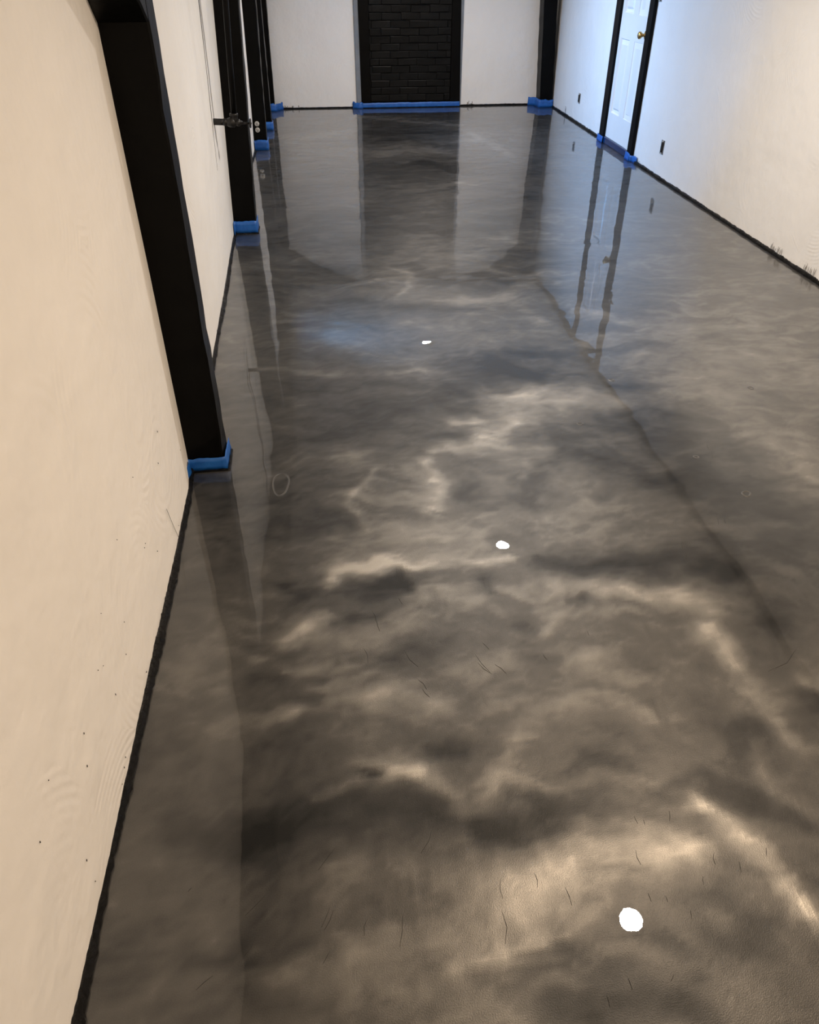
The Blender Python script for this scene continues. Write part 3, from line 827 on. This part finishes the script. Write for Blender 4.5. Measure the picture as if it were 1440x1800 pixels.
# paint smudges brushed off the floor edge on to the right wall, and flecks
def smudge(name, y, z, w, h, n, seed, root, mat, X=None):
    r = random.Random(seed); ms = []
    for k in range(n):
        yy = y + (k / (n - 1) - .5) * w + r.uniform(-.006, .006); hh = h * r.uniform(.5, 1.0); lean_ = r.uniform(-.008, .008)
        Xw = wallR(yy) - .0045 if X is None else X
        ms.append(tube([(Xw, yy, z), (Xw - .0005, yy + lean_ * .5, z + hh * .5), (Xw, yy + lean_, z + hh)], [.0012, .0017, .0007], 5))
    o = link(name, joinm(ms), mat, root); o['kind'] = 'stuff'; return o
smudge('paint_smudge', 4.37, .022, .13, .04, 9, 1, wr, M_SMUDGE)
smudge('paint_smudge', 3.99, .022, .12, .045, 8, 2, wr, M_SMUDGE)
smudge('paint_smudge', 6.78, .010, .10, .05, 6, 4, wr, M_DARK)
smudge('paint_smudge', 9.16, .03, .02, .07, 3, 5, wr, M_DARK)
ms = []
for (y, z0, z1) in ((1.90, .02, .174),):
    ms.append(tube([(wallL(1.863, .174) + .003, 1.863, .174), (wallL(1.9, .09) + .003, 1.892, .095), (wallL(1.923, .02) + .003, 1.923, .02)], .0006, 5))
rr = random.Random(44)
for k in range(26):
    y = rr.uniform(.7, 2.2); z = rr.uniform(.02, .45)
    ms.append(tube([(wallL(y, z) + .0025, y, z), (wallL(y, z) + .0025, y + rr.uniform(-.002, .002), z + rr.uniform(.001, .005))], .0009, 5))
o = link('paint_fleck', joinm(ms), M_DARK, wl); o['kind'] = 'stuff'
ms = []
rr = random.Random(45)
for k in range(40):
    x = rr.choice([rr.gauss(-.30, .035), rr.gauss(1.78, .03), rr.gauss(-.42, .03)]); z = abs(rr.gauss(.012, .012))
    ms.append(tube([(x, YB - .004, z), (x + rr.uniform(-.006, .006), YB - .005, z + rr.uniform(.004, .02))], .0022, 5))
o = link('paint_fleck', joinm(ms), M_DARK, wbk); o['kind'] = 'stuff'

# ---------------------------------------------------------------- hairs and bubbles caught in the clear coat
ms = []
for k, (x0, y0, x1, y1) in enumerate(HAIRS):
    r = random.Random(k); a = Vector((x0, y0, .0004)); b = Vector((x1, y1, .0004)); d = b - a
    m = (a + b) / 2 + Vector((-d.y, d.x, 0)) * r.uniform(-.12, .12)
    ms.append(tube([a, (a + m) / 2, m, (m + b) / 2, b], [.0002, .0004, .0005, .0004, .0002], 4))
o = link('brush_hair', joinm(ms), M_DARK, floor); o['kind'] = 'stuff'; o['label'] = 'dark brush hairs stuck in the coat'
def ring_mesh(x, y, r, h, sq=1.0, seed=1, n=26, wd=.012):
    q = random.Random(seed); rings = []
    for i in range(n):
        a = 2 * math.pi * i / n
        rr_ = r * (1 + .1 * math.sin(2 * a + seed) + .06 * math.sin(3 * a))
        ring = []
        for (dr_, dz) in ((-.35, -.0006), (-.15, h * .75), (0, h), (.15, h * .75), (.4, -.0006)):
            rho = rr_ + dr_ * wd
            ring.append((x + math.cos(a) * rho, y + math.sin(a) * rho * sq, dz))
        rings.append(ring)
    rings.append(rings[0])
    me = loft(rings, False, False, True)
    at = me.attributes.new('swirl', 'FLOAT', 'POINT'); at.data.foreach_set('value', [.45] * len(me.vertices))
    return me
for k, (x, y, r, h, sq) in enumerate(((1.37, 1.987, .014, .0022, 1), (.94, 2.511, .010, .0015, 1), (1.182, 2.863, .010, .0012, 1), (1.295, 2.231, .008, .001, 1), (1.746, 2.728, .010, .0012, 1), (-.215, 2.215, .030, .0005, 2.0))):
    link('coat_bubble', ring_mesh(x, y, r, h, sq, k, 40), M_FLOOR, floor)

# ---------------------------------------------------------------- ceiling lights
LAB = ['small round ceiling light whose glare lies nearest on the floor', 'small round ceiling light over the middle of the floor', 'small round ceiling light between brick panel and door', 'small round ceiling light behind the others, nearer the plain front wall']
for (x, y, pw, colr), lab in zip(LIGHTS, LAB):
    t = empty('ceiling_light', (x, y, CEIL)); tag(t, lab, 'ceiling light', None)
    part('trim_ring', lathe((x, y, CEIL), (0, 0, -1), [(0, .078), (.003, .080), (.007, .076), (.008, .054), (.004, .050)], 28), M_RING, t)
    part('diffuser', lathe((x, y, CEIL - .0035), (0, 0, -1), [(0, .0495), (.002, .049), (.0035, .040), (.0038, .0001)], 24), M_LAMP, t)
    l = bpy.data.lights.new('lamp', 'AREA'); l.shape = 'DISK'; l.size = .098; l.energy = pw; l.color = colr
    lo = bpy.data.objects.new('lamp', l); C.objects.link(lo); lo.parent = t; lo.location = (0, 0, -.0135)

# ---------------------------------------------------------------- window in the left wall, between two posts
wn = empty('window_1', (-.70, 8.28, WIN[2])); tag(wn, 'small high window letting daylight in between two black posts', kind='structure')
y0, y1, z0, z1 = WIN
FX0, FX1 = -.80, -.755
for b_ in ((y0, y0 + .035, z0, z1), (y1 - .035, y1, z0, z1), (y0 + .035, y1 - .035, z0, z0 + .035), (y0 + .035, y1 - .035, z1 - .035, z1), ((y0 + y1) / 2 - .012, (y0 + y1) / 2 + .012, z0 + .035, z1 - .035)):
    part('window_frame', box(FX0, FX1, b_[0], b_[1], b_[2], b_[3], .003), M_WOODW, wn)
yc = (y0 + y1) / 2
for a, b in ((y0 + .035, yc - .012), (yc + .012, y1 - .035)):
    part('pane', box(-.780, -.776, a, b, z0 + .035, z1 - .035), M_GLASS, wn)
